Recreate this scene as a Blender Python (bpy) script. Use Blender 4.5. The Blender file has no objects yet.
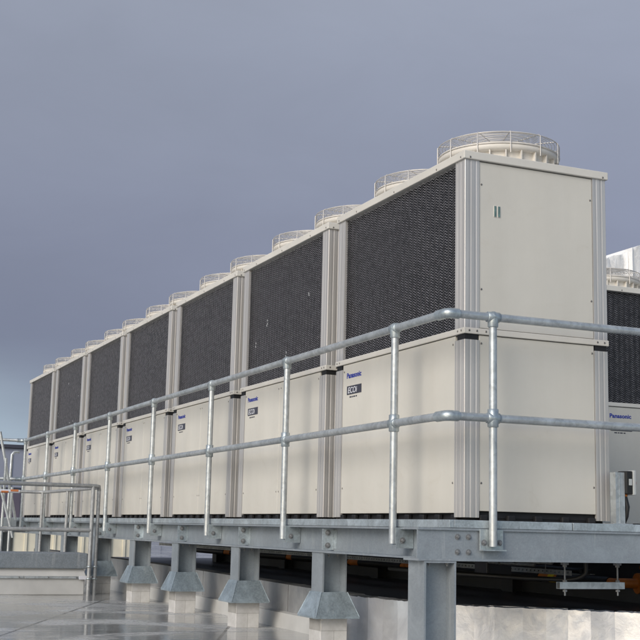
import bpy, bmesh, math, random
from mathutils import Vector, Matrix
random.seed(7)
sc = bpy.context.scene
col = sc.collection
R = math.radians

# ------------------------------------------------------------------ mesh builder
class MB:
    def __init__(s): s.v = []; s.f = []; s.sm = []
    def add(s, vs, fs, smooth=False):
        o = len(s.v); s.v += [tuple(v) for v in vs]
        for f in fs: s.f.append([o + i for i in f]); s.sm.append(smooth)
        return s
    def box(s, x0, x1, y0, y1, z0, z1, M=None):
        vs = [Vector((x, y, z)) for z in (z0, z1) for y in (y0, y1) for x in (x0, x1)]
        if M: vs = [M @ v for v in vs]
        return s.add(vs, [(0, 2, 3, 1), (4, 5, 7, 6), (0, 1, 5, 4), (2, 6, 7, 3), (0, 4, 6, 2), (1, 3, 7, 5)])
    def bbox(s, x0, x1, y0, y1, z0, z1, b=.003, M=None, seg=2):
        bm = bmesh.new(); bmesh.ops.create_cube(bm, size=1)
        for v in bm.verts:
            v.co = Vector(((x0 + x1) / 2 + v.co.x * (x1 - x0), (y0 + y1) / 2 + v.co.y * (y1 - y0), (z0 + z1) / 2 + v.co.z * (z1 - z0)))
        bmesh.ops.bevel(bm, geom=bm.edges[:], offset=b, segments=seg, affect='EDGES', profile=.5)
        if M: bm.transform(M)
        bm.verts.index_update()
        s.add([v.co.copy() for v in bm.verts], [[v.index for v in f.verts] for f in bm.faces]); bm.free(); return s
    def prism(s, pts, h0, h1, axis='z', M=None):
        n = len(pts)
        def mk(p, h):
            if axis == 'z': return Vector((p[0], p[1], h))
            if axis == 'y': return Vector((p[0], h, p[1]))
            return Vector((h, p[0], p[1]))
        vs = [mk(p, h0) for p in pts] + [mk(p, h1) for p in pts]
        if M: vs = [M @ v for v in vs]
        fs = [[i, (i + 1) % n, n + (i + 1) % n, n + i] for i in range(n)]
        fs += [list(range(n))[::-1], [n + i for i in range(n)]]
        return s.add(vs, fs)
    def lathe(s, prof, cx=0, cy=0, n=40, smooth=True, M=None, close=False):
        vs = []; m = len(prof)
        for i in range(n):
            a = 2 * math.pi * i / n
            for r, z in prof: vs.append(Vector((cx + r * math.cos(a), cy + r * math.sin(a), z)))
        if M: vs = [M @ v for v in vs]
        fs = []
        for i in range(n):
            j = (i + 1) % n
            for k in range(m if close else m - 1):
                k2 = (k + 1) % m
                fs.append([i * m + k, j * m + k, j * m + k2, i * m + k2])
        return s.add(vs, fs, smooth)
    def tube(s, pts, r, n=10, cap=True, closed=False, smooth=True):
        pts = [Vector(p) for p in pts]; N = len(pts); vs = []; up = None
        rr = r if isinstance(r, (list, tuple)) else [r] * N
        for i, p in enumerate(pts):
            if closed: t = (pts[(i + 1) % N] - pts[i - 1]).normalized()
            elif i == 0: t = (pts[1] - pts[0]).normalized()
            elif i == N - 1: t = (pts[-1] - pts[-2]).normalized()
            else: t = ((pts[i + 1] - p).normalized() + (p - pts[i - 1]).normalized()).normalized()
            if up is None:
                up = Vector((0, 0, 1)) if abs(t.z) < .9 else Vector((1, 0, 0))
            a = (up - t * up.dot(t)).normalized(); b = t.cross(a); up = a
            for k in range(n):
                th = 2 * math.pi * k / n
                vs.append(p + (a * math.cos(th) + b * math.sin(th)) * rr[i])
        fs = []
        for i in range(N if closed else N - 1):
            j = (i + 1) % N
            for k in range(n):
                k2 = (k + 1) % n
                fs.append([i * n + k, i * n + k2, j * n + k2, j * n + k])
        s.add(vs, fs, smooth)
        if cap and not closed:
            s.add(vs[:n], [list(range(n))[::-1]]); s.add(vs[-n:], [list(range(n))])
        return s
    def ball(s, c, r, n=12, m=8, sz=1.0):
        prof = [(max(r * math.sin(math.pi * k / m), 1e-4), c[2] + sz * r * -math.cos(math.pi * k / m)) for k in range(m + 1)]
        return s.lathe(prof, c[0], c[1], n)
    def build(s, name, mat, parent=None, recalc=True):
        me = bpy.data.meshes.new(name); me.from_pydata(s.v, [], s.f); me.update()
        for p, sm in zip(me.polygons, s.sm): p.use_smooth = sm
        if recalc:
            bm = bmesh.new(); bm.from_mesh(me); bmesh.ops.recalc_face_normals(bm, faces=bm.faces); bm.to_mesh(me); bm.free()
        me.materials.append(mat)
        o = bpy.data.objects.new(name, me); col.objects.link(o)
        if parent: o.parent = parent
        return o

def tag(o, label=None, cat=None, group=None, kind=None):
    if label: o['label'] = label
    if cat: o['category'] = cat
    if group: o['group'] = group
    if kind: o['kind'] = kind
    return o
def empty(name, loc=(0, 0, 0), rz=0):
    o = bpy.data.objects.new(name, None); o.empty_display_size = .2; col.objects.link(o)
    o.location = loc; o.rotation_euler = (0, 0, rz); return o
kids = {}
def copy_tree(o, parent=None):
    c = o.copy(); col.objects.link(c); c.parent = parent
    for ch in [x for x in bpy.data.objects if x.parent == o]: copy_tree(ch, c)
    return c

# ------------------------------------------------------------------ materials
class NT:
    def __init__(s, name):
        s.m = bpy.data.materials.new(name); s.m.use_nodes = True; s.t = s.m.node_tree
        s.b = s.t.nodes['Principled BSDF']; s.co = s.t.nodes.new('ShaderNodeTexCoord').outputs['Object']
    def n(s, typ, **k):
        nd = s.t.nodes.new(typ)
        for a, b in k.items():
            if a in nd.inputs.keys(): s.set(nd.inputs[a], b)
            else: setattr(nd, a, b)
        return nd
    def set(s, inp, v):
        if isinstance(v, bpy.types.NodeSocket): s.t.links.new(v, inp)
        else: inp.default_value = v
    def map(s, scale=(1, 1, 1), rot=(0, 0, 0)):
        m = s.t.nodes.new('ShaderNodeMapping'); s.t.links.new(s.co, m.inputs[0]); m.inputs['Scale'].default_value = scale; m.inputs['Rotation'].default_value = rot
        return m.outputs[0]
    def noise(s, scale, detail=4, rough=.55, vec=None, dist=0):
        nd = s.t.nodes.new('ShaderNodeTexNoise'); s.t.links.new(vec or s.co, nd.inputs['Vector'])
        nd.inputs['Scale'].default_value = scale; nd.inputs['Detail'].default_value = detail; nd.inputs['Roughness'].default_value = rough; nd.inputs['Distortion'].default_value = dist
        return nd.outputs['Fac']
    def ramp(s, fac, stops):
        nd = s.t.nodes.new('ShaderNodeValToRGB'); s.t.links.new(fac, nd.inputs[0]); e = nd.color_ramp.elements
        while len(e) < len(stops): e.new(.5)
        for el, (p, c) in zip(e, stops):
            el.position = p; el.color = tuple(c) + (1,) if len(c) == 3 else c
        return nd.outputs['Color']
    def mapr(s, fac, a, b, c, d):
        nd = s.t.nodes.new('ShaderNodeMapRange'); s.t.links.new(fac, nd.inputs[0])
        for i, v in zip((1, 2, 3, 4), (a, b, c, d)): nd.inputs[i].default_value = v
        return nd.outputs[0]
    def mix(s, fac, a, b, typ='MIX'):
        nd = s.t.nodes.new('ShaderNodeMixRGB'); nd.blend_type = typ
        for i, v in zip((0, 1, 2), (fac, a, b)):
            if isinstance(v, tuple) and len(v) == 3: v = v + (1,)
            s.set(nd.inputs[i], v)
        return nd.outputs[0]
    def bump(s, h, strength=.2, dist=.01):
        nd = s.t.nodes.new('ShaderNodeBump'); s.t.links.new(h, nd.inputs['Height']); nd.inputs['Strength'].default_value = strength; nd.inputs['Distance'].default_value = dist
        s.t.links.new(nd.outputs[0], s.b.inputs['Normal'])
    def fin(s, color=None, rough=None, metal=None, spec=None):
        if color is not None: s.set(s.b.inputs['Base Color'], color + (1,) if isinstance(color, tuple) and len(color) == 3 else color)
        if rough is not None: s.set(s.b.inputs['Roughness'], rough)
        if metal is not None: s.set(s.b.inputs['Metallic'], metal)
        if spec is not None: s.b.inputs['Specular IOR Level'].default_value = spec
        return s.m

def m_simple(name, c, rough=.5, metal=0, var=.12, scale=6, bump=0):
    t = NT(name); nz = t.noise(scale, 5)
    lo = tuple(x * (1 - var) for x in c); hi = tuple(min(1, x * (1 + var)) for x in c)
    cc = t.ramp(nz, [(.3, lo), (.7, hi)])
    if bump: t.bump(t.noise(scale * 8, 4), bump, .004)
    return t.fin(cc, rough, metal)

def m_panel(name, c):
    t = NT(name)
    n1 = t.noise(1.3, 5, .6); n2 = t.noise(1, 5, .6, t.map((5, 5, .5)))
    a = t.ramp(n1, [(.3, tuple(x * .93 for x in c)), (.7, tuple(x * 1.03 for x in c))])
    st = t.ramp(n2, [(.40, (.955, .95, .94)), (.60, (1, 1, 1))])
    f = t.mix(.45, a, st, 'MULTIPLY')
    oi = t.t.nodes.new('ShaderNodeObjectInfo'); rv = t.mapr(oi.outputs['Random'], 0, 1, .955, 1.02)
    cb = t.n('ShaderNodeCombineColor')
    for k in range(3): t.t.links.new(rv, cb.inputs[k])
    f = t.mix(1, f, cb.outputs[0], 'MULTIPLY')
    sm = t.ramp(t.noise(3.2, 7, .75, t.map((1, 1, 1.6)), 1.2), [(.56, (1, 1, 1)), (.74, (.92, .905, .88))])
    f = t.mix(.6, f, sm, 'MULTIPLY')
    t.bump(t.noise(2.2, 2, .4), .5, .012)
    return t.fin(f, t.mapr(t.noise(2.5, 5, .6), .3, .7, .30, .46), 0)

def m_galv(name, c, metal=.65, rough=.42, sp=28, streak=.35):
    t = NT(name)
    v = t.n('ShaderNodeTexVoronoi'); t.t.links.new(t.co, v.inputs['Vector']); v.inputs['Scale'].default_value = sp; v.feature = 'F1'
    bw = t.n('ShaderNodeRGBToBW'); t.t.links.new(v.outputs['Color'], bw.inputs[0])
    base = t.ramp(bw.outputs[0], [(.2, tuple(x * (.95 if sp > 100 else .88) for x in c)), (.8, tuple(x * (1.04 if sp > 100 else 1.1) for x in c))])
    st = t.ramp(t.noise(5, 8, .7, dist=.8), [(.45, (0, 0, 0)), (.75, (1, 1, 1))])
    w = t.mix(st, base, tuple(min(1, x * 1.7) for x in c))
    f = t.mix(streak, base, w)
    blot = t.ramp(t.noise(1.1, 4, .6), [(.35, (.86, .88, .9)), (.65, (1.04, 1.02, 1.0))])
    f = t.mix(.8, f, blot, 'MULTIPLY')
    fl = t.ramp(t.noise(70, 3, .7), [(.68, (0, 0, 0)), (.75, (1, 1, 1))])
    f = t.mix(t.mix(.35, (0, 0, 0), fl), f, (.75, .76, .76))
    dr = t.ramp(t.noise(1, 5, .65, t.map((26, 26, 1.6))), [(.60, (0, 0, 0)), (.72, (1, 1, 1))])
    f = t.mix(t.mix(.30, (0, 0, 0), dr), f, (.62, .63, .62))
    rs = t.ramp(t.noise(2.6, 7, .8, dist=.5), [(.70, (0, 0, 0)), (.78, (1, 1, 1))])
    f = t.mix(t.mix(.35, (0, 0, 0), rs), f, (.20, .135, .09))
    rg = t.mapr(t.noise(9, 6, .7), .3, .7, rough - .1, rough + .14)
    t.bump(t.noise(60, 4), .12, .002)
    return t.fin(f, rg, metal)

M = {}
M['panel'] = m_panel('cream_painted_steel', (.62, .60, .545))
M['lid'] = m_panel('cream_lid_steel', (.66, .64, .59))
M['plastic'] = m_simple('cream_plastic', (.64, .61, .56), .5, 0, .06, 5)
def mp():
    t = NT('anodised_post'); n2 = t.noise(1, 4, .6, t.map((40, 40, .8)))
    c = t.ramp(n2, [(.35, (.44, .43, .42)), (.65, (.54, .53, .52))])
    return t.fin(c, .36, .3)
M['post'] = mp()
M['black'] = m_simple('black_rubber', (.012, .012, .014), .6, 0, .2)
def mcoil():
    t = NT('coil_fins'); w = t.n('ShaderNodeTexWave'); w.bands_direction = 'Y'; t.t.links.new(t.co, w.inputs['Vector']); w.inputs['Scale'].default_value = 60; w.inputs['Distortion'].default_value = .4
    c = t.ramp(w.outputs['Fac'], [(.2, (.012, .012, .014)), (.9, (.036, .036, .042))])
    nz = t.ramp(t.noise(3, 5, .7), [(.3, (.7, .7, .75)), (.7, (1.2, 1.2, 1.2))])
    return t.fin(t.mix(1, c, nz, 'MULTIPLY'), .55, .4)
M['coil'] = mcoil()
M['net'] = m_simple('net_wire', (.20, .20, .215), .42, .1, .6, 30)
M['fin_damage'] = m_simple('bent_fin', (.6, .6, .58), .4, .7, .1)
M['blue'] = m_simple('blue_lettering', (.01, .03, .32), .4, 0, .05)
M['badge'] = m_simple('badge_grey', (.055, .055, .075), .35, .2, .1)
M['white'] = m_simple('white_print', (.62, .63, .68), .4, 0, .05)
M['screw'] = m_simple('screw_steel', (.24, .225, .21), .4, .8, .2)
M['wire'] = m_simple('guard_wire', (.64, .61, .57), .4, .3, .12)
M['slit'] = m_simple('sight_glass', (.12, .19, .18), .1, 0, .3, 30)
M['rail'] = m_galv('galvanised_tube', (.47, .50, .515), .62, .42, 40, .6)
M['fitting'] = m_galv('galvanised_fitting', (.44, .49, .51), .7, .38, 60, .6)
M['beam'] = m_galv('galvanised_beam', (.30, .335, .365), .40, .5, 120, .35)
M['skirt'] = m_galv('galvanised_sheet', (.30, .36, .40), .5, .45, 90, 1.0)
M['trim'] = m_galv('galvanised_trim', (.38, .43, .46), .5, .42, 90, 1.0)
M['bolt'] = m_galv('bolt_steel', (.26, .265, .27), .55, .55, 60, .3)
M['deck'] = m_simple('dark_decking', (.06, .062, .065), .7, .2)
M['guard'] = m_galv('grey_guard_tube', (.36, .37, .375), .4, .5, 40, .2)
M['kerbflash'] = m_galv('kerb_flashing', (.22, .25, .28), .3, .5, 90, .3)
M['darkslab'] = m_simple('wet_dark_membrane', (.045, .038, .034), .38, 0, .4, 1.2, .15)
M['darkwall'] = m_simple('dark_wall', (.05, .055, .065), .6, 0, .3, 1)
M['orange'] = m_simple('orange_lagging', (.46, .15, .02), .5, 0, .25, 8, .2)
M['yellow'] = m_simple('yellow_tape', (.65, .5, .02), .5)
M['cable'] = m_simple('black_cable', (.01, .01, .01), .5)
M['cream'] = m_simple('cream_cladding', (.68, .64, .52), .6, 0, .1, 2)
M['far'] = m_simple('far_cladding', (.24, .26, .33), .7, 0, .06, .3)
M['purple'] = m_simple('purple_cladding', (.10, .085, .12), .7, 0, .1, 1)
M['red'] = m_simple('red_knob', (.55, .05, .015), .35)
M['swgrey'] = m_simple('switch_grey', (.42, .44, .44), .4)

def mblock():
    t = NT('white_block')
    b = t.n('ShaderNodeTexBrick'); t.t.links.new(t.map((1, 1, 1), (R(90), 0, 0)), b.inputs['Vector'])
    b.inputs['Scale'].default_value = 1; b.inputs['Brick Width'].default_value = .21; b.inputs['Row Height'].default_value = .12; b.inputs['Mortar Size'].default_value = .002
    b.inputs['Color1'].default_value = (.60, .59, .57, 1); b.inputs['Color2'].default_value = (.56, .55, .54, 1); b.inputs['Mortar'].default_value = (.36, .35, .33, 1)
    f = t.mix(.6, b.outputs['Color'], t.ramp(t.noise(9, 6, .7), [(.35, (.72, .71, .68)), (.6, (1, 1, 1))]), 'MULTIPLY')
    t.bump(t.noise(40, 5), .3, .004)
    return t.fin(f, .55, 0)
M['block'] = mblock()

def mfloor():
    t = NT('wet_membrane')
    n = t.noise(.9, 6, .6, dist=.5); n2 = t.noise(.45, 5, .6, t.map((1, 1.9, 1)), .8); n3 = t.noise(14, 6, .7)
    base = t.ramp(n, [(.3, (.42, .425, .425)), (.7, (.58, .585, .585))])
    f = t.mix(.5, base, t.ramp(n3, [(.3, (.78, .77, .74)), (.7, (1.08, 1.08, 1.08))]), 'MULTIPLY')
    wet = t.ramp(n2, [(.42, (0, 0, 0)), (.52, (1, 1, 1))])
    f = t.mix(wet, f, t.mix(1, f, (.74, .73, .71), 'MULTIPLY'))
    # lapped sheet seams: long thin lines
    seam = None
    for rz, wdt, sc_ in ((R(23), .016, .62), (R(98), .010, .33), (R(131), .006, .21)):
        sx = t.n('ShaderNodeSeparateXYZ'); t.t.links.new(t.map((sc_, sc_, 1), (0, 0, rz)), sx.inputs[0])
        fr = t.n('ShaderNodeMath', operation='FRACT'); t.t.links.new(sx.outputs[0], fr.inputs[0])
        lt = t.n('ShaderNodeMath', operation='LESS_THAN'); t.t.links.new(fr.outputs[0], lt.inputs[0]); lt.inputs[1].default_value = wdt
        if seam is None: seam = lt.outputs[0]
        else:
            mx = t.n('ShaderNodeMath', operation='MAXIMUM'); t.t.links.new(seam, mx.inputs[0]); t.t.links.new(lt.outputs[0], mx.inputs[1]); seam = mx.outputs[0]
    f = t.mix(seam, f, (.10, .10, .10))
    r = t.mix(wet, t.mapr(n3, .3, .7, .22, .42), (.035, .035, .035))
    t.bump(t.noise(5, 5, .6, t.map((1, 2.2, 1))), .10, .02)
    return t.fin(f, r, 0, .6)
M['floor'] = mfloor()

def mfoil():
    t = NT('foil_facing')
    n = t.noise(2.3, 5, .65, dist=1.2); n2 = t.noise(9, 6, .7, dist=.6)
    f = t.ramp(n, [(.3, (.60, .61, .64)), (.7, (.82, .83, .85))])
    mx = t.mix(.5, n, n2)
    t.bump(mx, .30, .02)
    oi = t.t.nodes.new('ShaderNodeObjectInfo'); rv = t.mapr(oi.outputs['Random'], 0, 1, .74, 1.06)
    cb = t.n('ShaderNodeCombineColor')
    for k in range(3): t.t.links.new(rv, cb.inputs[k])
    f = t.mix(1, f, cb.outputs[0], 'MULTIPLY')
    return t.fin(f, t.mapr(n2, .3, .7, .34, .55), .6)
M['foil'] = mfoil()
def mmem():
    t = NT('grey_upstand_membrane')
    n = t.noise(1.6, 6, .65, dist=.6); n2 = t.noise(1, 5, .6, t.map((5, 5, .8)))
    f = t.ramp(n, [(.32, (.19, .20, .215)), (.62, (.34, .345, .35))])
    f = t.mix(.5, f, t.ramp(n2, [(.4, (.7, .69, .68)), (.6, (1, 1, 1))]), 'MULTIPLY')
    t.bump(t.noise(6, 4), .3, .02)
    return t.fin(f, .42, .15)
M['membrane'] = mmem()
M['kerb'] = m_simple('kerb_membrane', (.50, .50, .49), .45, 0, .12, 3, .1)

# ------------------------------------------------------------------ chiller unit
L, W, P = 1.947, 1.075, 2.137
ZM0, ZM1, ZT0, ZT1 = 1.130, 1.168, 2.253, 2.306

def post_poly(a=.105, b=.122):
    # L section seen in plan, outer corner at 0,0, ribbed legs along +x (end) and +y (side)
    g = .0016
    pts = [(0, .003), (.003, 0)]
    for u0, u1 in ((.030, .046), (.070, .086)):
        pts += [(u0, 0), (u0 + .003, g), (u1 - .003, g), (u1, 0)]
    pts += [(a, 0), (a, .022), (.022, .022), (.022, b), (0, b)]
    for u0, u1 in ((.100, .086), (.052, .036)):
        pts += [(0, u0), (g, u0 - .003), (g, u1 + .003), (0, u1)]
    return pts[:]
def corner_M(cx, cy):
    return Matrix.Translation((W if cx else 0, L if cy else 0, 0)) @ Matrix.Diagonal((-1 if cx else 1, -1 if cy else 1, 1, 1))

def text_mesh(s, name, size, mat, parent, Mx, off=0.0, ext=.0008, shear=0, sx=1):
    cu = bpy.data.curves.new(name, 'FONT'); cu.body = s; cu.size = size; cu.extrude = ext; cu.offset = off; cu.shear = shear; cu.space_character = 1.02
    o = bpy.data.objects.new(name, cu); col.objects.link(o)
    bpy.context.view_layer.update()
    me = bpy.data.meshes.new_from_object(o.evaluated_get(bpy.context.evaluated_depsgraph_get()))
    bpy.data.objects.remove(o); bpy.data.curves.remove(cu)
    x0 = min(v.co.x for v in me.vertices); x1 = max(v.co.x for v in me.vertices)
    me.transform(Mx @ Matrix.Diagonal((sx / (x1 - x0), 1, 1, 1)) @ Matrix.Translation((-x0, 0, 0)) if sx != 1 else Mx)
    me.materials.clear(); me.materials.append(mat)
    r = bpy.data.objects.new(name, me); col.objects.link(r); r.parent = parent; return r

def screws(parent, pts, nrm):
    # each pt on plane; nrm '-x','x','-y','y'
    global _screw
    for p in pts:
        s = bpy.data.objects.new('screw', _screw); col.objects.link(s); s.parent = parent; s.location = p
        s.rotation_euler = {'-x': (0, R(-90), 0), 'x': (0, R(90), 0), '-y': (R(90), 0, 0), 'y': (R(-90), 0, 0)}[nrm]
_s = MB().lathe([(.0001, .0035), (.0045, .0032), (.0068, .0015), (.0072, -.002)], n=10).build('screw', M['screw'])
_screw = _s.data; bpy.data.objects.remove(_s)

def net_mesh(y0, y1, z0, z1, x, sgn):
    mb = MB(); dy, dz = .031, .0180; w = .0021; d = .0006
    ny = int(round((y1 - y0) / dy)); nz = int(round((z1 - z0) / dz)); dy = (y1 - y0) / ny; dz = (z1 - z0) / nz
    for j in range(nz):
        for i in range(ny):
            ya, yb = y0 + i * dy, y0 + (i + 1) * dy
            for s in (0, 1):
                # two diagonals form the rhombs
                za, zb = (z0 + j * dz, z0 + (j + 1) * dz) if i % 2 == 0 else (z0 + (j + 1) * dz, z0 + j * dz)
                if s == 1 and (i + j) % 1 == 0 and False: continue
                if s == 0: q = [(ya, za), (yb, zb)]
                else: continue
                (a, b), (c, e) = q
                xo = x + sgn * (.0015)
                mb.add([(x, a, b - w), (x, c, e - w), (xo + sgn * d, c, e), (xo + sgn * d, a, b), (x, c, e + w), (x, a, b + w)],
                       [(0, 1, 2, 3), (3, 2, 4, 5)])
    return mb

def make_unit():
    root = empty('chiller_unit')
    # base
    b = MB(); b.box(.04, W - .04, .03, L - .03, 0.0, .05); 
    b.build('base_frame', M['black'], root)
    b = MB()
    for k in range(9):
        y = .14 + k * (L - .28) / 8
        for xx in (0.004, W - .034): b.bbox(xx, xx + .03, y - .025, y + .035, -.018, .018, .006)
    for k in range(5):
        xx = .14 + k * (W - .28) / 4
        for yy in (.004, L - .034): b.bbox(xx - .025, xx + .03, yy, yy + .03, -.018, .018, .006)
    b.box(.036, W - .036, .036, L - .036, -.018, 0.0)
    b.build('rubber_feet', M['black'], root)
    core = MB().box(.03, W - .03, .03, L - .03, .05, ZM0 - .002); core.build('cabinet_core', M['black'], root)
    # posts
    for z0, z1 in ((0.0, ZM0 - .036), (ZM1 + .001, ZT0)):
        for cx in (0, 1):
            for cy in (0, 1):
                MB().prism(post_poly(), z0, z1, M=corner_M(cx, cy)).build('corner_post', M['post'], root)
    # black cap gap over the lower posts
    for cx in (0, 1):
        for cy in (0, 1):
            MB().prism([(.006, .006), (.1, .006), (.1, .1), (.006, .1)], ZM0 - .0355, ZM0, M=corner_M(cx, cy)).build('post_cap', M['black'], root)
    # middle tray
    tr = MB().bbox(-.006, W + .006, -.006, L + .006, ZM0, ZM1, .004).build('middle_tray', M['lid'], root)
    screws(tr, [(-.006, y, 1.15) for y in (.03, .075, L - .03, L - .075)], '-x')
    screws(tr, [(x, -.006, 1.15) for x in (.03, .085, W - .03, W - .085, .15, .2)], '-y')
    # lower side panels (two leaves per side)
    for side in (0, 1):
        x0, x1 = (.004, .030) if side == 0 else (W - .030, W - .004)
        for k, (ya, yb) in enumerate(((.124, .9715), (.9755, L - .124))):
            p = MB().bbox(x0, x1, ya, yb, .026, ZM0 - .004, .003).build('side_panel', M['panel'], root)
            xs = .004 if side == 0 else W - .004
            ys = [ya + .025, yb - .025]
            screws(p, [(xs, y, z) for y in ys for z in (.21, 1.075)], '-x' if side == 0 else 'x')
            if k == 1 and side == 0:
                # lettering reads from the far (left) edge towards the near one
                Mx = Matrix(((0, 0, -1, .0032), (-1, 0, 0, 1.752), (0, 1, 0, 1.022), (0, 0, 0, 1)))
                text_mesh('Panasonic', 'brand_lettering', .055, M['blue'], p, Mx, off=.0016, sx=.25)
                pl = MB().bbox(.001, .0045, 1.495, 1.745, .898, .962, .001)
                bo = pl.build('badge', M['badge'], p)
                Mx = Matrix(((0, 0, -1, .0002), (-1, 0, 0, 1.722), (0, 1, 0, .908), (0, 0, 0, 1)))
                text_mesh('ECOi', 'badge_lettering', .062, M['white'], p, Mx, off=.0008, shear=.15, sx=.155)
                q = MB()
                for (ya_, yb_) in ((1.700, 1.668), (1.660, 1.642), (1.634, 1.604), (1.594, 1.572)): q.box(.0028, .0038, yb_, ya_, .874, .884)
                q.build('small_print', M['badge'], p)
    # end panels
    for e in (0, 1):
        y0, y1 = (.005, .03) if e == 0 else (L - .03, L - .005); ys = .005 if e == 0 else L - .005
        for z0, z1, zs in ((.040, ZM0 - .004, (.21, 1.075)), (ZM1 + .004, ZT0 - .005, (1.42, 2.10))):
            p = MB().bbox(.1075, W - .1075, y0, y1, z0, z1, .003).build('end_panel', M['panel'], root)
            screws(p, [(x, ys, z) for x in (.122, W - .122) for z in zs], '-y' if e == 0 else 'y')
            if z0 > 1 and e == 0:
                for xx in (.222, .250):
                    fr = MB().bbox(xx - .0095, xx + .0095, .0015, .008, 1.897, 1.973, .002).build('sight_slot', M['lid'], p)
                    fr2 = MB().bbox(xx - .0075, xx + .0075, -.0005, .004, 1.90, 1.97, .001).build('sight_glass', M['slit'], p)
    # upper core + coils
    MB().box(.05, W - .05, .03, L - .03, ZM1 + .001, ZT0).build('coil', M['coil'], root)
    for side, x, sg in ((0, .012, -1), (1, W - .012, 1)):
        n = net_mesh(.124, L - .124, ZM1 + .004, ZT0 - .012, x, sg)
        n.build('coil_guard', M['net'], root, recalc=False)
    # lid
    l = MB().bbox(-.014, W + .014, -.014, L + .014, ZT0, ZT1, .005)
    lid = l.build('lid', M['lid'], root)
    screws(lid, [(-.014, y, ZT0 + .016) for y in (.03, .35, L * .5, L - .35, L - .03)], '-x')
    screws(lid, [(x, -.014, ZT0 + .012) for x in (.03, W - .03)], '-y')
    # fans
    for fy in (.48, L - .48):
        cx = W / 2
        prof = [(.385, ZT1 - .002), (.372, ZT1 + .06), (.378, 2.398), (.412, 2.401), (.414, 2.425), (.412, 2.452), (.400, 2.455), (.372, 2.42), (.36, 2.34), (.36, ZT1 - .002)]
        sh = MB().lathe(prof, cx, fy, 56)
        for k in range(24):
            a = 2 * math.pi * k / 24 + .1
            Mx = Matrix.Translation((cx, fy, 0)) @ Matrix.Rotation(a, 4, 'Z')
            sh.prism([(.370, ZT1 - .002), (.404, ZT1 - .002), (.408, 2.403), (.372, 2.403)], -.004, .004, 'y', Mx)
        s = sh.build('fan_shroud', M['plastic'], root)
        g = MB(); zt = 2.523; rr = .418
        def ring(r, z, w=.0026):
            g.tube([(cx + r * math.cos(2 * math.pi * i / 40), fy + r * math.sin(2 * math.pi * i / 40), z) for i in range(40)], w, 4, closed=True)
        for k in range(17): ring(.405 - k * .02, zt + k * .0004, .0019)
        for z in (2.458, 2.468, 2.478, 2.488, 2.498, 2.508): ring(rr, z, .0015)
        ring(.416, 2.516, .0035); ring(rr, 2.440, .003)
        for k in range(12):
            a = 2 * math.pi * k / 12 + .17; c, s_ = math.cos(a), math.sin(a)
            g.tube([(cx + (rr + .003) * c, fy + (rr + .003) * s_, 2.375), (cx + (rr + .003) * c, fy + (rr + .003) * s_, 2.512), (cx + .405 * c, fy + .405 * s_, zt + .003), (cx + .07 * c, fy + .07 * s_, zt + .012)], .0036, 6)
        g.build('fan_guard', M['wire'], s)
        bl = MB().lathe([(.0001, 2.40), (.07, 2.395), (.075, 2.33), (.0001, 2.32)], cx, fy, 20)
        for k in range(4):
            a0 = k * math.pi / 2; vs = []; n = 7
            for i in range(n):
                u = i / (n - 1)
                for q, (rad) in enumerate((.07, .20, .345)):
                    a = a0 + u * 1.1 + q * .12
                    vs.append((cx + rad * math.cos(a), fy + rad * math.sin(a), 2.335 + .055 * u))
            vs2 = [(x, y, z - .004) for x, y, z in vs]
            fs = []
            for i in range(n - 1):
                for q in range(2):
                    fs.append([i * 3 + q, i * 3 + q + 1, i * 3 + q + 4, i * 3 + q + 3]); fs.append([3 * n + i * 3 + q, 3 * n + i * 3 + q + 3, 3 * n + i * 3 + q + 4, 3 * n + i * 3 + q + 1])
            bl.add(vs + vs2, fs, True)
        bl.build('fan_blades', M['badge'], s)
    return root

proto = make_unit()
look = ['nearest cream chiller unit, its blank end panel with two small slots facing the viewer',
        'second cream chiller unit of the long row, small pale specks on its black coil guard',
        'third cream chiller unit of the long row, counted from the end panel with two slots',
        'fourth and middle cream chiller unit of the seven in the long row',
        'fifth cream chiller unit of the long row, third before its far end',
        'sixth cream chiller unit of the long row, last but one before its far end',
        'farthest cream chiller unit, at the left end of the long row beside the handrail corner']
units = []
for i in range(7):
    o = proto if i == 0 else copy_tree(proto)
    o.location = (random.uniform(-.004, .004) if i else 0, i * P + (random.uniform(-.004, .004) if i else 0), 0); units.append(o)
    if i: o.rotation_euler = (0, 0, R(random.uniform(-.12, .12)))
    tag(o, look[i], 'chiller', 'cream chiller units in the long row on the platform')
for i in range(1):
    o = copy_tree(proto); o.location = (3.20 + L + i * P, 3.13, 0); o.rotation_euler = (0, 0, R(90))
    tag(o, 'shaded cream chiller unit at right edge, turned coil side on, behind the nearest unit', 'chiller', 'cream chiller units of the second row'); 
# bent bright fins on the second unit
d = MB()
for (y, z) in ((1.33, 1.70), (1.325, 1.67), (1.34, 1.655), (1.60, 1.53), (1.605, 1.50), (.40, 1.79), (.395, 1.775), (.86, 1.36), (.87, 1.33)):
    d.add([(.006, y - .009, z), (.004, y + .006, z + .004), (.005, y + .009, z + .022), (.007, y - .006, z + .017)], [(0, 1, 2, 3)])
d.build('bent_fins', M['fin_damage'], units[1], recalc=False)
d = MB()
for (y, z) in ((1.0, 1.95), (1.02, 1.94), (.8, 1.35), (.82, 1.35), (.6, 1.36), (1.65, 1.55), (1.65, 1.5), (.3, 1.7)):
    d.add([(.006, y - .008, z), (.004, y + .008, z + .003), (.005, y + .008, z + .018), (.007, y - .008, z + .015)], [(0, 1, 2, 3)])
d.build('bent_fins', M['fin_damage'], units[5], recalc=False)

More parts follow.
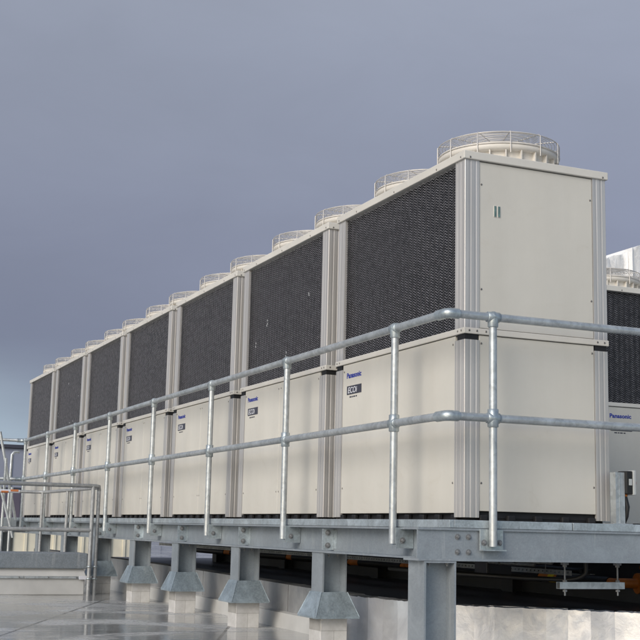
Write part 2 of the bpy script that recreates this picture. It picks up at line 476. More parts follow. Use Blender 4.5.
# ------------------------------------------------------------------ steel platform
plat = tag(empty('steel_platform', (0, 0, 0)), 'raised galvanised steel platform on short columns carrying the row of chiller units', 'platform')
ZB, ZF = -.257, -.066
YE = 15.6; XE = 6.2
def ibeam(mb, axis, c, a0, a1, z0, z1, w=.2, tf=.013, tw=.009):
    for za, zb, hw in ((z0, z0 + tf, w / 2), (z1 - tf, z1, w / 2), (z0 + tf, z1 - tf, tw / 2)):
        if axis == 'y': mb.box(c - hw, c + hw, a0, a1, za, zb)
        else: mb.box(a0, a1, c - hw, c + hw, za, zb)
    return mb
ibeam(MB(), 'y', -.1, .014, YE, ZB, ZF).build('edge_beam', M['beam'], plat)
eb = MB(); eb.box(-.405, XE, -.184, .008, ZB, ZB + .013); eb.box(-.405, XE, -.18, .008, ZF - .013, ZF); eb.box(-.405, XE, -.166, -.157, ZB + .013, ZF - .013); eb.build('end_beam', M['beam'], plat)
sec = MB()
ycols = [1.685, 3.47, 5.23, 6.85, 8.62, 10.5, 12.35]
for y in [yy + .1 for yy in ycols] + [14.2]:
    ibeam(sec, 'x', y, .006, XE, ZB + .002, ZF - .002)
    sec.build('cross_beam', M['beam'], plat); sec = MB()
for x in (1.05, 2.95, 5.6):
    ibeam(MB(), 'y', x, .03, YE, ZB + .004, ZF - .004, w=.1).build('under_beam', M['beam'], plat)
# decking and edge trim
MB().box(-.17, 1.18, -.15, YE, ZF + .001, -.0195).build('decking', M['deck'], plat)
MB().box(2.75, XE, 2.9, YE, ZF + .001, -.0195).build('decking', M['deck'], plat)
gr = MB()
for k in range(int((YE + .13) / .036)): gr.box(1.185, 2.745, -.148 + k * .036, -.144 + k * .036, -.055, -.020)
for k in range(84): gr.box(2.749, XE, -.148 + k * .036, -.144 + k * .036, -.055, -.020)
for k in range(16): gr.box(1.19 + k * .1, 1.196 + k * .1, -.15, YE, -.031, -.0215)
gr.build('walkway_grating', M['rail'], plat)
MB().bbox(-.205, -.172, -.185, YE, ZF + .001, -.018, .003).build('edge_trim', M['trim'], plat)
for xa, xb in ((-.171, .655), (.661, 2.9), (2.906, XE)):
    MB().bbox(xa, xb, -.185, -.152, ZF + .001, -.018, .003).build('edge_trim', M['trim'], plat)

def bolt(mb, p, axis, r=.017, h=.014):
    Mx = Matrix.Translation(p) @ {'-y': Matrix.Rotation(R(90), 4, 'X'), '-x': Matrix.Rotation(R(-90), 4, 'Y'), '-z': Matrix.Rotation(R(180), 4, 'X'), 'z': Matrix.Identity(4)}[axis]
    mb.lathe([(r * 1.5, 0), (r * 1.5, .003), (.0001, .003)], n=16, M=Mx, smooth=False)
    mb.lathe([(r * .95, .003), (r * .95, h - .002), (r * .85, h), (.0001, h)], n=6, M=Mx, smooth=False)
    mb.lathe([(r * .45, h), (r * .45, h + .007), (.0001, h + .0075)], n=10, M=Mx, smooth=False)
_bm = {}
def add_bolt(par, p, axis, r=.014, h=.012):
    if (r, h) not in _bm:
        b = MB(); bolt(b, (0, 0, 0), 'z', r, h); o = b.build('bolt', M['bolt']); _bm[(r, h)] = o.data; bpy.data.objects.remove(o)
    o = bpy.data.objects.new('bolt', _bm[(r, h)]); col.objects.link(o); o.parent = par; o.location = p
    o.rotation_euler = {'-y': (R(90), 0, 0), '-x': (0, R(-90), 0), '-z': (R(180), 0, 0), 'z': (0, 0, 0)}[axis]
    return o
for y in ycols + [.05]:
    if y > .1:
        st = MB().box(-.196, -.106, y + .0, y + .010, ZB + .02, ZF - .022)
        st.box(-.108, -.1052, y - .05, y - .001, ZB + .03, ZF - .03)
        s = st.build('splice_plate', M['trim'], plat)
        add_bolt(s, (-.155, y, -.115), '-y'); add_bolt(s, (-.155, y, -.205), '-y')
for x in (-.139, -.065):
    for z in (-.117, -.205): add_bolt(plat, (x, -.1665, z), '-y', .012, .010)

# columns + weather skirts
def hcol(mb, x0, x1, y0, y1, z0, z1, t=.012):
    mb.box(x0, x0 + t, y0, y1, z0, z1); mb.box(x1 - t, x1, y0, y1, z0, z1)
    ym = (y0 + y1) / 2
    mb.box(x0 + t, x1 - t, ym - .005, ym + .005, z0, z1)
    mb.box(x0 - .001, x1 + .001, y0 - .001, y1 + .001, z1, z1 + .010)
def skirt(cx, cy, parent):
    s = MB(); a, bb = .103, .170; z1, z0 = -.535, -.705
    r1 = [(cx - a, cy - a, z1), (cx + a, cy - a, z1), (cx + a, cy + a, z1), (cx - a, cy + a, z1)]
    r0 = [(cx - bb, cy - bb, z0), (cx + bb, cy - bb, z0), (cx + bb, cy + bb, z0), (cx - bb, cy + bb, z0)]
    r00 = [(x, y, z - .012) for x, y, z in r0]
    f = [(i, (i + 1) % 4, 4 + (i + 1) % 4, 4 + i) for i in range(4)] + [(4 + i, 4 + (i + 1) % 4, 8 + (i + 1) % 4, 8 + i) for i in range(4)]
    s.add(r1 + r0 + r00, f); s.add(r00, [(0, 1, 2, 3)]); s.add(r1, [(3, 2, 1, 0)])
    for i in range(4):  # folded seams
        p, q = Vector(r1[i]), Vector(r0[i]); s.tube([p, q], .003, 5)
    return s.build('weather_skirt', M['skirt'], parent)
for i, y in enumerate(ycols):
    c = MB(); hcol(c, -.19, 0.0, y, y + .2, -.72, ZB - .0115)
    o = c.build('column', M['beam'], plat)
    skirt(-.095, y + .1, o)
    add_bolt(o, (-.13, y + .03, ZB - .012), '-z', .010); add_bolt(o, (-.06, y + .03, ZB - .012), '-z', .010)
nc = MB(); hcol(nc, -.365, -.155, -.18, .02, -.90, ZB - .0115); nco = nc.build('column', M['beam'], plat)
MB().box(-.42, -.10, -.24, .08, -.922, -.9).build('base_plate', M['beam'], nco)
add_bolt(nco, (-.32, -.15, ZB - .012), '-z', .010); add_bolt(nco, (-.20, -.15, ZB - .012), '-z', .010)
for y in (15.1,):
    c = MB(); hcol(c, -.27, -.08, y, y + .2, -.925, ZB - .0115); c.build('column', M['beam'], plat)
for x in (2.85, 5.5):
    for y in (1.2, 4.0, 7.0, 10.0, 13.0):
        c = MB(); hcol(c, x, x + .2, y, y + .2, -.66, ZB - .012); c.build('column', M['darkwall'], plat)  # inner columns dark instead of galvanised: under-deck shade put into their colour

# white block pedestals
ped = None
names = ['nearest', 'second', 'third', 'fourth', 'fifth', 'sixth', 'seventh']
for i, y in enumerate(ycols):
    if ped is None:
        pb = MB().bbox(-.105, .105, -.105, .105, -.005, .24, .006)
        ped = pb.build('pedestal', M['block']); o = ped
    else: o = ped.copy(); col.objects.link(o)
    o.location = (-.095, y + .1, -.925)
    tag(o, 'white block pedestal standing on the wet roof under the %s skirted column from the right' % names[i], 'pedestal', 'white block pedestals under the platform columns')

# ------------------------------------------------------------------ platform guard railing
rail = tag(empty('guard_railing', (-.24, -.21, -.02)), 'two-bar galvanised tube railing bolted along the front and near end of the platform', 'railing')
rail.location = (0, 0, 0)
xr, yr, zr, zm = -.241, -.213, 1.204, .589
RT = .0255
def arc_path(c, r, z, y_far, x_far, zj=0):
    pts = [(xr, y_far, z), (xr, yr + r, z)]
    for k in range(1, 8):
        a = k / 8 * math.pi / 2
        pts.append((xr + r - r * math.cos(a), yr + r - r * math.sin(a), z))
    pts += [(xr + r, yr, z), (x_far, yr, z)]
    return pts
YC = 13.66
for z, nm in ((zr, 'top_rail'), (zm, 'mid_rail')):
    p = [(-2.6, YC, z), (xr - .05, YC, z), (xr, YC - .05, z)] + arc_path(0, .035, z, YC - .05, XE)[1:]
    t = MB().tube(p, RT, 14).build(nm, M['rail'], rail)
    e = MB().tube([(xr, yr + .115, z)] + [q for q in arc_path(0, .035, z, 0, 1)[1:-1]] + [(xr + .075, yr, z)], .0322, 14)
    e.build('elbow_fitting', M['fitting'], rail)
    MB().tube([(xr - .12, YC, z), (xr - .05, YC, z), (xr, YC - .05, z), (xr, YC - .1, z)], .032, 12).build('elbow_fitting', M['fitting'], rail)
posts = [(xr, y) for y in (.478, 2.348, 4.207, 6.125, 8.038, 9.92, 11.773, 13.56)]
xposts = [.075, 2.0, 3.9, 5.8]
def knuckle(mb, x, y, z, ax, top):
    d = (0, .042, 0) if ax == 'y' else (.042, 0, 0)
    p = Vector((x, y, z)); dv = Vector(d)
    mb.tube([p - dv, p - dv * .96, p + dv * .96, p + dv], [.029, .0325, .0325, .029], 14)
    if top: mb.tube([(x, y, z - .062), (x, y, z - .058), (x, y, z)], [.030, .0325, .0325], 14); mb.ball((x, y, z + .004), .036, 14, 8, .92)
    else: mb.tube([(x, y, z - .055), (x, y, z - .052), (x, y, z + .052), (x, y, z + .055)], [.029, .0335, .0335, .029], 14); mb.ball((x, y, z), .036, 14, 8, .9)
def rpost(x, y, ax):
    # tube from top rail to bracket below the deck edge
    zb = -.170
    o = MB().tube([(x, y, zb), (x, y, zr - .01)], .0242, 14).build('post', M['rail'], rail)
    k = MB(); knuckle(k, x, y, zr, ax, True); k.build('top_fitting', M['fitting'], o)
    k = MB(); knuckle(k, x, y, zm, ax, False); k.build('mid_fitting', M['fitting'], o)
    br = MB(); bb = []
    if ax == 'y':
        br.box(x + .012, -.108, y - .03, y - .020, -.198, -.070)
        br.box(x + .018, x + .030, y - .019, y + .05, -.180, -.085)
        br.box(x + .012, -.125, y - .019, y + .03, -.198, -.190)
        bb += [((x + .055, y - .0305, -.150), .013)]
    else:
        br.bbox(x - .075, x + .085, yr + .024, yr + .034, -.195, -.070, .002)
        br.box(x - .075, x + .085, yr - .012, yr + .0235, -.195, -.187)
        for dx in (-.048, .058): bb.append(((x + dx, yr + .0235, -.148), .0125))
    bo = br.build('mounting_bracket', M['fitting'], o)
    for q, r_b in bb: add_bolt(bo, q, '-y', r_b)
for x, y in posts: rpost(x, y, 'y')
for x in xposts: rpost(x, yr, 'x')

# ------------------------------------------------------------------ roof, parapet, far things
g = MB(); n = 1
g.add([(-300, -120, -.925), (300, -120, -.925), (300, 480, -.925), (-300, 480, -.925)], [(0, 1, 2, 3)])
tag(g.build('roof_floor', M['floor'], recalc=False), kind='structure')
path = [(.30, 15.2, -.53), (.285, 9.75, -.53), (.262, 7.98, -.53), (.290, 5.83, -.545), (.225, 2.173, -.575)]
par = tag(empty('parapet_wall', (.3, 5, -.925)), 'low roof parapet under the platform, grey membrane turning into crinkled silver foil facing', 'wall')
par.location = (0, 0, 0)
TH = .16
def wallseg(mb, p, q, z0, th=TH, off=(0, 0)):
    p = Vector(p); q = Vector(q); d = (q - p); d.z = 0; nrm = Vector((-d.y, d.x, 0)).normalized() 
    if nrm.x < 0 and abs(nrm.x) > abs(nrm.y): nrm = -nrm
    if nrm.y < 0 and abs(nrm.y) >= abs(nrm.x): nrm = -nrm
    a, b_ = p + nrm * th, q + nrm * th
    mb.add([(p.x, p.y, z0), (q.x, q.y, z0), (q.x, q.y, q.z), (p.x, p.y, p.z), (a.x, a.y, z0), (b_.x, b_.y, z0), (b_.x, b_.y, q.z), (a.x, a.y, p.z)],
           [(0, 1, 2, 3), (4, 7, 6, 5), (3, 2, 6, 7), (0, 3, 7, 4), (1, 5, 6, 2)])
for i in range(4):
    s = MB(); p, q = path[i], path[i + 1]
    k = max(1, int((Vector(p) - Vector(q)).length / .95))
    for j in range(k):
        u0, u1 = j / k, (j + 1) / k
        pa = Vector(p).lerp(Vector(q), u0); pb = Vector(p).lerp(Vector(q), u1 - .006)
        pa.x += random.uniform(-.012, .012); pb.x += random.uniform(-.012, .012)
        wallseg(s, pa, pb, -.93)
    s.build('membrane_facing', M['membrane'], par)
cant = MB()
for i in range(4):
    p, q = path[i], path[i + 1]
    cant.add([(p[0] - .055, p[1], -.93), (q[0] - .055, q[1], -.93), (q[0] - .045, q[1], -.80), (p[0] - .045, p[1], -.80), (q[0] + .03, q[1], -.785), (p[0] + .03, p[1], -.785)], [(0, 1, 2, 3), (3, 2, 4, 5)])
cant.build('cant_strip', M['kerb'], par)
foil = [(.225, 2.173), (.232, 1.99), (.225, 1.80), (.262, 1.60), (.285, 1.42), (.335, 1.22), (.375, 1.06), (.43, .93), (.55, .80), (.66, .71), (.79, .60), (.90, .50), (1.02, .41), (1.13, .31), (1.25, .21), (1.37, .10), (1.52, -.01), (1.75, -.13), (2.1, -.3), (2.5, -.5)]
foil = [foil[0]] + [(x + random.uniform(-.014, .014), y + random.uniform(-.014, .014)) for x, y in foil[1:]]
for (a, b_) in zip(foil[:-1], foil[1:]):
    s = MB(); jz = random.uniform(-.0015, .0015); jj = 0
    p = Vector((a[0], a[1], -.58 + jz)); q = Vector((b_[0], b_[1], -.58 + jz)); d = q - p
    q = q - d * .0004
    nn = Vector((-d.y, d.x, 0)).normalized(); p2 = p + nn * jj
    # subdivided crinkled face
    nu, nv = 6, 8; vs = []; 
    back = Vector((abs(d.y), abs(d.x), 0)).normalized() * .15
    for v in range(nv + 1):
        for u in range(nu + 1):
            w = p2.lerp(q, u / nu); z = -.93 + (w.z + .93) * v / nv
            inner = 0 < u < nu
            o_ = back.normalized() * random.uniform(-.0022, .0022) if inner else Vector((0, 0, 0))
            vs.append((w.x + o_.x, w.y + o_.y, z + (random.uniform(-.003, .003) if v == nv else 0)))
    fs = [[v * (nu + 1) + u, v * (nu + 1) + u + 1, (v + 1) * (nu + 1) + u + 1, (v + 1) * (nu + 1) + u] for v in range(nv) for u in range(nu)]
    s.add(vs, fs, True)
    top = [vs[nv * (nu + 1) + u] for u in range(nu + 1)]
    tb = [(x + back.x, y + back.y, z) for x, y, z in top]
    s.add(top + tb, [[u, u + 1, nu + 2 + u, nu + 1 + u] for u in range(nu)])
    s.add([tb[0], tb[-1], (tb[-1][0], tb[-1][1], -.93), (tb[0][0], tb[0][1], -.93)], [(0, 1, 2, 3)])
    s.build('foil_panel', M['foil'], par, recalc=False)

# inner raised roof (polygon following the wall)
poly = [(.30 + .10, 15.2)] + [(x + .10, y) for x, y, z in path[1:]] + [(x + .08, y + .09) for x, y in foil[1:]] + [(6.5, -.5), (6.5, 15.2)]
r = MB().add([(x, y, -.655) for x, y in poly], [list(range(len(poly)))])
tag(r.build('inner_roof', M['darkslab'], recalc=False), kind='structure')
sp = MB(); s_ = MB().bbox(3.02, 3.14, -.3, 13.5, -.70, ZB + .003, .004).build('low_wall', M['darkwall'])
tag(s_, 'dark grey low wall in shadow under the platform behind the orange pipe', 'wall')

# cable tray
tr = tag(empty('cable_tray', (0, 0, 0)), 'perforated steel cable tray hung under the platform in front of the orange pipe', 'cable tray')
x0 = 2.02; t = MB()
t.box(x0, x0 + .22, 1.8, 13.5, -.402, -.399)
for k in range(195):
    y = 1.8 + k * .06
    t.box(x0 - .0015, x0 + .0015, y, y + .042, -.399, -.385)
t.box(x0 - .0018, x0 + .0018, 1.8, 13.5, -.385, -.372); t.box(x0 - .0018, x0 + .0018, 1.8, 13.5, -.412, -.399)
t.build('tray', M['rail'], tr)
c = MB()
for k in range(4):
    pts = [(x0 + .05 + k * .035 + .012 * math.sin(j * 1.3 + k), 1.75 + j * .6, -.375 + .012 * math.sin(j * 2.1 + k * 2)) for j in range(19)]
    c.tube(pts, .016, 7)
c.build('cables', M['cable'], tr)
for y in (2.2, 4.4, 6.6, 8.8, 11):
    MB().tube([(x0 + .02, y, -.40), (x0 + .02, y, -.06)], .005, 6).build('hanger_rod', M['bolt'], tr)

# orange pipe with valve
pp = tag(empty('orange_pipe', (0, 0, 0)), 'orange lagged pipe with a flanged valve running under the platform', 'pipe')
c = MB().tube([(2.62, 2.0, -.475), (2.62, 13.5, -.475)], .036, 12)
for k in range(16): c.tube([(2.62, 2.2 + k * .72, -.475), (2.62, 2.24 + k * .72, -.475)], .039, 12)
c.build('pipe_run', M['orange'], pp)
lg = MB()
for ya, yb in ((2.12, 2.85), (3.15, 3.6), (3.75, 5.6), (5.9, 7.0), (7.3, 9.1), (9.3, 11.6), (11.9, 13.4)): lg.tube([(2.62, ya, -.475), (2.62, yb, -.475)], .044, 12)
lg.build('dark_lagging', M['cable'], pp)
v = MB().tube([(2.62, 2.0, -.475), (2.72, 1.92, -.475), (3.0, 1.9, -.475)], .040, 12)
v.tube([(2.74, 1.915, -.475), (2.77, 1.91, -.475)], .085, 14); v.tube([(2.88, 1.905, -.475), (2.91, 1.905, -.475)], .085, 14)
v.ball((2.83, 1.90, -.475), .08); v.tube([(2.83, 1.9, -.47), (2.83, 1.9, -.34)], .03, 10); v.tube([(2.76, 1.88, -.345), (2.92, 1.9, -.34)], .022, 8); v.ball((2.83, 1.9, -.35), .045)
v.build('valve', M['orange'], pp)
v = MB().tube([(2.5, 2.5, -.40), (2.5, 5.5, -.40)], .028, 8)
v.build('yellow_band', M['yellow'], pp) if False else None
y_ = MB()
for k, yy in enumerate((2.9, 4.1, 5.0, 7.4)): y_.tube([(2.62, yy, -.475), (2.62, yy + .09, -.475)], .041, 12)
y_.build('yellow_band', M['yellow'], pp)
h = tag(MB().tube([(1.2, .45, -.27), (1.2, .45, -.33)] + [(1.2 - .12 * (1 - math.cos(a)), .45 + .1 * (1 - math.cos(a)), -.33 - .06 * math.sin(a)) for a in (.3, .6, .9, 1.2, 1.57)] + [(.85, .65, -.385), (.5, 1.0, -.37), (.3, 1.6, -.36)], .016, 8).build('hose', M['cable']), 'black hose bending down and away under the platform near the strut bracket', 'hose')
cd_lab = ['thin grey conduit under the platform nearest the viewer side', 'thin grey conduit under the platform just inside the nearer conduit']
for k, (xx, zz_) in enumerate(((1.45, -.30), (1.62, -.33))):
    cd = tag(empty('conduit', (xx, 1.2 + k * .5, zz_)), cd_lab[k], 'conduit', 'conduits under the platform')
    MB().tube([(0, 0, .2), (0, 0, .03), (0, .03, 0), (0, 11, 0)], .013, 8).build('tube', M['rail'], cd)
    for j in range(8): MB().lathe([(.014, 0), (.018, .003), (.018, .03), (.014, .033)], n=8, M=Matrix.Translation((0, .5 + j * 1.3, 0)) @ Matrix.Rotation(R(-90), 4, 'X'), close=True).build('coupling', M['bolt'], cd)
jb = tag(empty('junction_box', (1.72, 2.5, -.36)), 'dark junction box with cable tails hung under the platform by the cable tray', 'junction box')
MB().bbox(-.12, .12, -.1, .1, -.08, .10, .008).build('box_body', M['badge'], jb)
MB().bbox(-.11, .11, -.108, -.101, -.07, .09, .004).build('box_cover', M['darkwall'], jb)
for k in range(3): MB().tube([(-.07 + k * .06, 0, .10), (-.07 + k * .06, .02 * k, .18), (-.05 + k * .06, .1, .28)], .011, 7).build('cable_tail', M['cable'], jb)
# hung strut bracket
sb = tag(empty('strut_bracket', (.98, .1, -.41)), 'galvanised strut channel hung on two threaded rods below the end beam', 'bracket')
u = MB(); Mx = Matrix.Identity(4)
for (a0, a1, b0, b1) in ((.079, .121, -.4275, -.424), (.079, .083, -.424, -.388), (.117, .121, -.424, -.388), (.079, .091, -.388, -.3855), (.109, .121, -.388, -.3855)):
    u.box(.74 - .98, 1.235 - .98, a0 - .1, a1 - .1, b0 + .41, b1 + .41)
u.build('channel', M['rail'], sb)
for x in (.79, 1.195):
    rr = MB().tube([(x - .98, 0, -.06), (x - .98, 0, .17)], .006, 8)
    ro = rr.build('threaded_rod', M['bolt'], sb)
    nn = MB()
    for z in (-.036, .024, .118): MB().lathe([(.0001, z), (.015, z), (.015, z + .012), (.0001, z + .012)], x - .98, 0, 6, smooth=False).build('nut', M['bolt'], ro)
    MB().bbox(x - .98 - .02, x - .98 + .02, -.018, .018, .131, .150, .002).build('beam_clamp', M['bolt'], ro)

# isolator switch on its post
iso = tag(empty('isolator_switch', (1.06, -.10, -.018)), 'grey and black isolator switch with red knob on a short galvanised post at platform edge', 'switch')
p = MB(); p.box(-.036, .034, -.026, -.022, .005, .325); p.box(-.036, -.032, -.022, .030, .005, .325); p.box(.030, .034, -.022, .03, .005, .325)
p.box(-.008, -.003, -.0285, -.0265, .005, .325)
p.bbox(-.075, .075, -.05, .06, 0, .005, .001)
po = p.build('mounting_post', M['rail'], iso)
MB().bbox(.0355, .083, -.045, .05, .190, .335, .006).build('enclosure', M['cable'], iso)
co = MB().bbox(.0835, .105, -.052, .057, .184, .340, .005).build('cover', M['swgrey'], iso)
k = MB().lathe([(.028, 0), (.028, .010), (.020, .013), (.018, .026), (.0001, .028)], n=18, M=Matrix.Translation((.1055, 0, .262)) @ Matrix.Rotation(R(90), 4, 'Y')); k.build('knob', M['red'], iso)
MB().box(.052, .076, -.0475, -.0455, .245, .285).build('rating_label', M['swgrey'], iso)
MB().tube([(.055, 0, .188), (.057, 0, .165), (.066, -.005, .11), (.060, -.002, .05), (.050, .01, .006)], [.009, .015, .017, .015, .012], 10).build('cable', M['cable'], iso)
MB().lathe([(.011, .174), (.015, .176), (.015, .188), (.011, .190)], .056, 0, 8).build('cable_gland', M['orange'], iso)

# kerb box and hatch guard
kb = tag(empty('roof_kerb', (-2.2, 9.8, -.925)), 'grey raised roof kerb with blue grey metal flashing at lower left', 'kerb')
k0 = MB().bbox(-3.2 + 1.0 - .6, 1.815, -1.5, -1.0, 0, .215, .01).build('kerb_wall', M['kerb'], kb)
MB().bbox(-2.82, 1.835, -1.52, -.98, .305, .487, .01).build('metal_flashing', M['kerbflash'], kb)
MB().add([(-2.8, -1.502, .217), (1.825, -1.502, .217), (1.80, -1.475, .303), (-2.8, -1.475, .303), (1.825, -1.0, .217), (1.80, -1.02, .303)], [(0, 1, 2, 3), (1, 4, 5, 2)]).build('sloped_upstand', M['kerb'], kb, recalc=False)
t = MB()
xx = -2.8
while xx < 1.8:
    wdt = random.uniform(.28, .62); x2 = min(xx + wdt, 1.83)
    t.bbox(xx, x2 - .006, -1.522 - random.uniform(0, .006), -1.503, .190, .214 + random.uniform(-.002, .003), .002); xx = x2
t.build('termination_bar', M['rail'], kb)
MB().bbox(1.74, 1.885, -1.54, -1.5225, .180, .222, .002).build('bracket_tab', M['white'], kb)
for k in range(14): add_bolt(kb, (-2.7 + k * .34, -1.529, .203), '-y', .006, .004)

hg = tag(empty('hatch_guardrail', (-.36, 8.18, -.925)), 'dull grey tube guard frame round the roof kerb at lower left', 'railing')
hg.location = (0, 0, 0)
zt_, r_ = .355, .024
def tub(nm, pts, r=r_, mat='guard', par=hg): return MB().tube(pts, r, 12).build(nm, M[mat], par)
tub('top_rail', [(-4, 8.18, zt_), (-.33, 8.18, zt_), (-.295, 8.20, zt_ - .004), (-.285, 8.22, zt_ - .05)])
tub('mid_rail', [(-4, 8.18, -.168), (-.365, 8.18, -.168)])
tub('post', [(-.365, 8.18, -.925), (-.365, 8.18, zt_)])
tub('post', [(-.285, 8.22, -.925), (-.285, 8.22, zt_ - .05)], .022)
tub('post', [(-2.4, 8.18, -.925), (-2.4, 8.18, zt_)])
tub('side_rail', [(-.285, 8.24, zt_ - .015), (-.31, 11.38, zt_ - .015), (-.34, 11.42, zt_ - .015), (-.4, 11.45, zt_ - .015), (-4, 11.45, zt_ - .015)], .022)
tub('post', [(-.30, 9.9, -.925), (-.30, 9.9, zt_ - .02)], .022)
tub('post', [(-.34, 11.4, -.925), (-.34, 11.4, zt_ - .02)], .022)
for x, y in ((-.365, 8.18), (-.285, 8.22)):
    for z in (-.60, -.86 + .12): MB().lathe([(.027, z), (.031, z), (.031, z + .018), (.027, z + .018)], x, y, 14, close=True).build('clamp_band', M['fitting'], hg)
# warning tape wrapped on the rear rail
MB().tube([(-.96, 11.45, zt_ - .015), (-.66, 11.45, zt_ - .015)], .0245, 12).build('white_tape', M['white'], hg)
M['tape'] = m_simple('orange_tape', (.50, .17, .06), .5)
for a_, c_ in ((-.92, -.82), (-.79, -.68)): MB().tube([(a_, 11.444, zt_ - .021 + (.012 if a_ > -.8 else 0)), (c_, 11.444, zt_ - .021 + (.012 if a_ > -.8 else 0))], .0205, 12).build('orange_stripe', M['tape'], hg)

# access stair at far end
stt = tag(empty('access_stair', (0, 0, 0)), 'steep galvanised access stair with tube handrails at far left of the platform', 'stair')
MB().bbox(-1.35, -.275, 13.75, 15.4, -.16, -.03, .004).build('landing', M['beam'], stt)
for y in (13.5,):
    pass
def tubs(nm, pts, r=.022): return MB().tube(pts, r, 10).build(nm, M['rail'], stt)
tubs('handrail', [(-.66, 13.52, 1.32), (-.36, 13.50, .03), (-.34, 13.50, -.06)])
tubs('handrail', [(-.80, 13.3, .95), (-.45, 13.3, -.15), (-.40, 13.3, -.33)])
tubs('hoop', [(-.28, 13.85, 1.03), (-.36, 13.85, 1.03), (-.40, 13.85, .98), (-.41, 13.85, -.05)])
tubs('post', [(-.44, 13.4, .45), (-.44, 13.4, -.9)])
tubs('post', [(-.56, 13.4, .9), (-.56, 13.4, -.9)])
for k in range(7): MB().bbox(-.66 + k * .04, -.50 + k * .04, 12.9, 13.3, .6 - k * .2, .615 - k * .2, .002).build('tread', M['beam'], stt) if False else None

# foil clad duct behind
du = tag(empty('foil_duct', (5, 5.6, 0)), 'bright crinkled white foil wrapped duct rising behind the second row at right edge', 'duct')
def crinkle(xa, xb, slope, zbase, ybase, name):
    s = MB(); nu, nv = 22, 26; vs = []
    for v in range(nv + 1):
        for u in range(nu + 1):
            x = xa + (xb - xa) * u / nu; zt = zbase + slope * (x - 4.6)
            z = -.04 + (zt + .04) * v / nv
            vs.append((x - 5, ybase - 5.6 + random.uniform(-.010, .010) + (.022 if u % 2 else -.012), z + (random.uniform(-.012, .012) if v == nv else 0)))
    s.add(vs, [[v * (nu + 1) + u, v * (nu + 1) + u + 1, (v + 1) * (nu + 1) + u + 1, (v + 1) * (nu + 1) + u] for v in range(nv) for u in range(nu)], True)
    t = vs[nv * (nu + 1):]; bk = [(x, y + 1.3, z) for x, y, z in t]
    s.add(t + bk, [[u, u + 1, nu + 2 + u, nu + 1 + u] for u in range(nu)], True)
    s.add([t[0], bk[0], (t[0][0], bk[0][1], -.04), (t[0][0], t[0][1], -.04)], [(0, 1, 2, 3)])
    s.add([t[-1], bk[-1], (t[-1][0], bk[-1][1], -.04), (t[-1][0], t[-1][1], -.04)], [(0, 1, 2, 3)])
    s.add([bk[0], bk[-1], (bk[-1][0], bk[-1][1], -.04), (bk[0][0], bk[0][1], -.04)], [(0, 1, 2, 3)])
    return s.build(name, M['ductfoil'], du, recalc=False)
t = NT('white_foil'); t.bump(t.noise(5, 6, .7, dist=1), .5, .03); M['ductfoil'] = t.fin((.88, .88, .88), .5, 0)
crinkle(4.0, 5.06, .36, 3.02, 5.0, 'duct_section')
crinkle(5.065, 6.2, .36, 3.05, 4.93, 'duct_section')

# far low cream wall, far buildings
fw = tag(empty('far_wall', (0, 20, -.925)), 'pale cream ribbed wall seen far off beneath the platform', 'wall')
s = MB(); s.box(-14, 3.3, 0, .3, 0, .78)
f1 = s.build('wall_face', M['cream'], fw)
s = MB()
for k in range(58): s.box(-14 + k * .3, -13.95 + k * .3, -.03, -.001, .05, .76)
s.build('ribs', M['cream'], f1)
bd = tag(empty('far_building', (-10, 58, -.925)), 'flat roofed blue grey clad building far off at the left edge', 'building')
bo = MB().bbox(-45, 28, 0, 25, 0, 4.55, .05).build('wall', M['far'], bd)
s = MB()
for k in range(74): s.box(-45 + k, -44.96 + k, -.04, -.002, 0, 4.4)
s.build('cladding_joints', M['far'], bo)
MB().box(-45.1, 28.1, -.15, 25.1, 4.551, 4.72).build('roof_edge', M['badge'], bd)
ct = tag(empty('container', (1.2, 34, -.925)), 'dark purple shed far off at the left behind the handrails', 'shed')
MB().bbox(-6, 2.15, 0, 3, 0, 1.86, .03).build('shed_body', M['purple'], ct)
MB().box(-6.05, 2.2, -.05, 3.05, 1.861, 1.92).build('shed_roof', M['badge'], ct)

# ------------------------------------------------------------------ camera
cam = bpy.data.cameras.new('camera'); co_ = bpy.data.objects.new('camera', cam); col.objects.link(co_)
yaw, pitch, roll = 0.4053, 0.1664, 0.0227
f_ = Vector((math.sin(yaw) * math.cos(pitch), math.cos(yaw) * math.cos(pitch), math.sin(pitch)))
r0 = Vector((math.cos(yaw), -math.sin(yaw), 0)); u0 = r0.cross(f_)
r2 = r0 * math.cos(roll) + u0 * math.sin(roll); u2 = -r0 * math.sin(roll) + u0 * math.cos(roll)
mt = Matrix((r2, u2, -f_)).transposed().to_4x4(); mt.translation = (-3.8312, -6.649, -.0889)
co_.matrix_world = mt
cam.sensor_width = 36; cam.lens = 1243.26 / 640 * 36; cam.clip_start = .05; cam.clip_end = 3000
sc.camera = co_

# ------------------------------------------------------------------ light
tv = Vector((.24, .155, -.15)).normalized()      # direction the sunlight travels
elev = math.asin(-tv.z); az = math.atan2(-tv.x, -tv.y)   # compass of the sun, from +Y clockwise
sun = bpy.data.lights.new('sun', 'SUN'); so = bpy.data.objects.new('sun', sun); col.objects.link(so)
sun.energy = 1.7; sun.angle = R(30); sun.color = (1, .965, .91)
so.rotation_euler = tv.to_track_quat('-Z', 'Y').to_euler()
w = bpy.data.worlds.new('World'); sc.world = w; w.use_nodes = True; nt = w.node_tree
bg = nt.nodes['Background']; sky = nt.nodes.new('ShaderNodeTexSky'); sky.sky_type = 'NISHITA'; sky.sun_disc = False
sky.sun_elevation = elev; sky.sun_rotation = az; sky.dust_density = 1.5
SK = .13
bg.inputs[1].default_value = SK
tc = nt.nodes.new('ShaderNodeTexCoord'); sep = nt.nodes.new('ShaderNodeSeparateXYZ'); nt.links.new(tc.outputs['Generated'], sep.inputs[0])
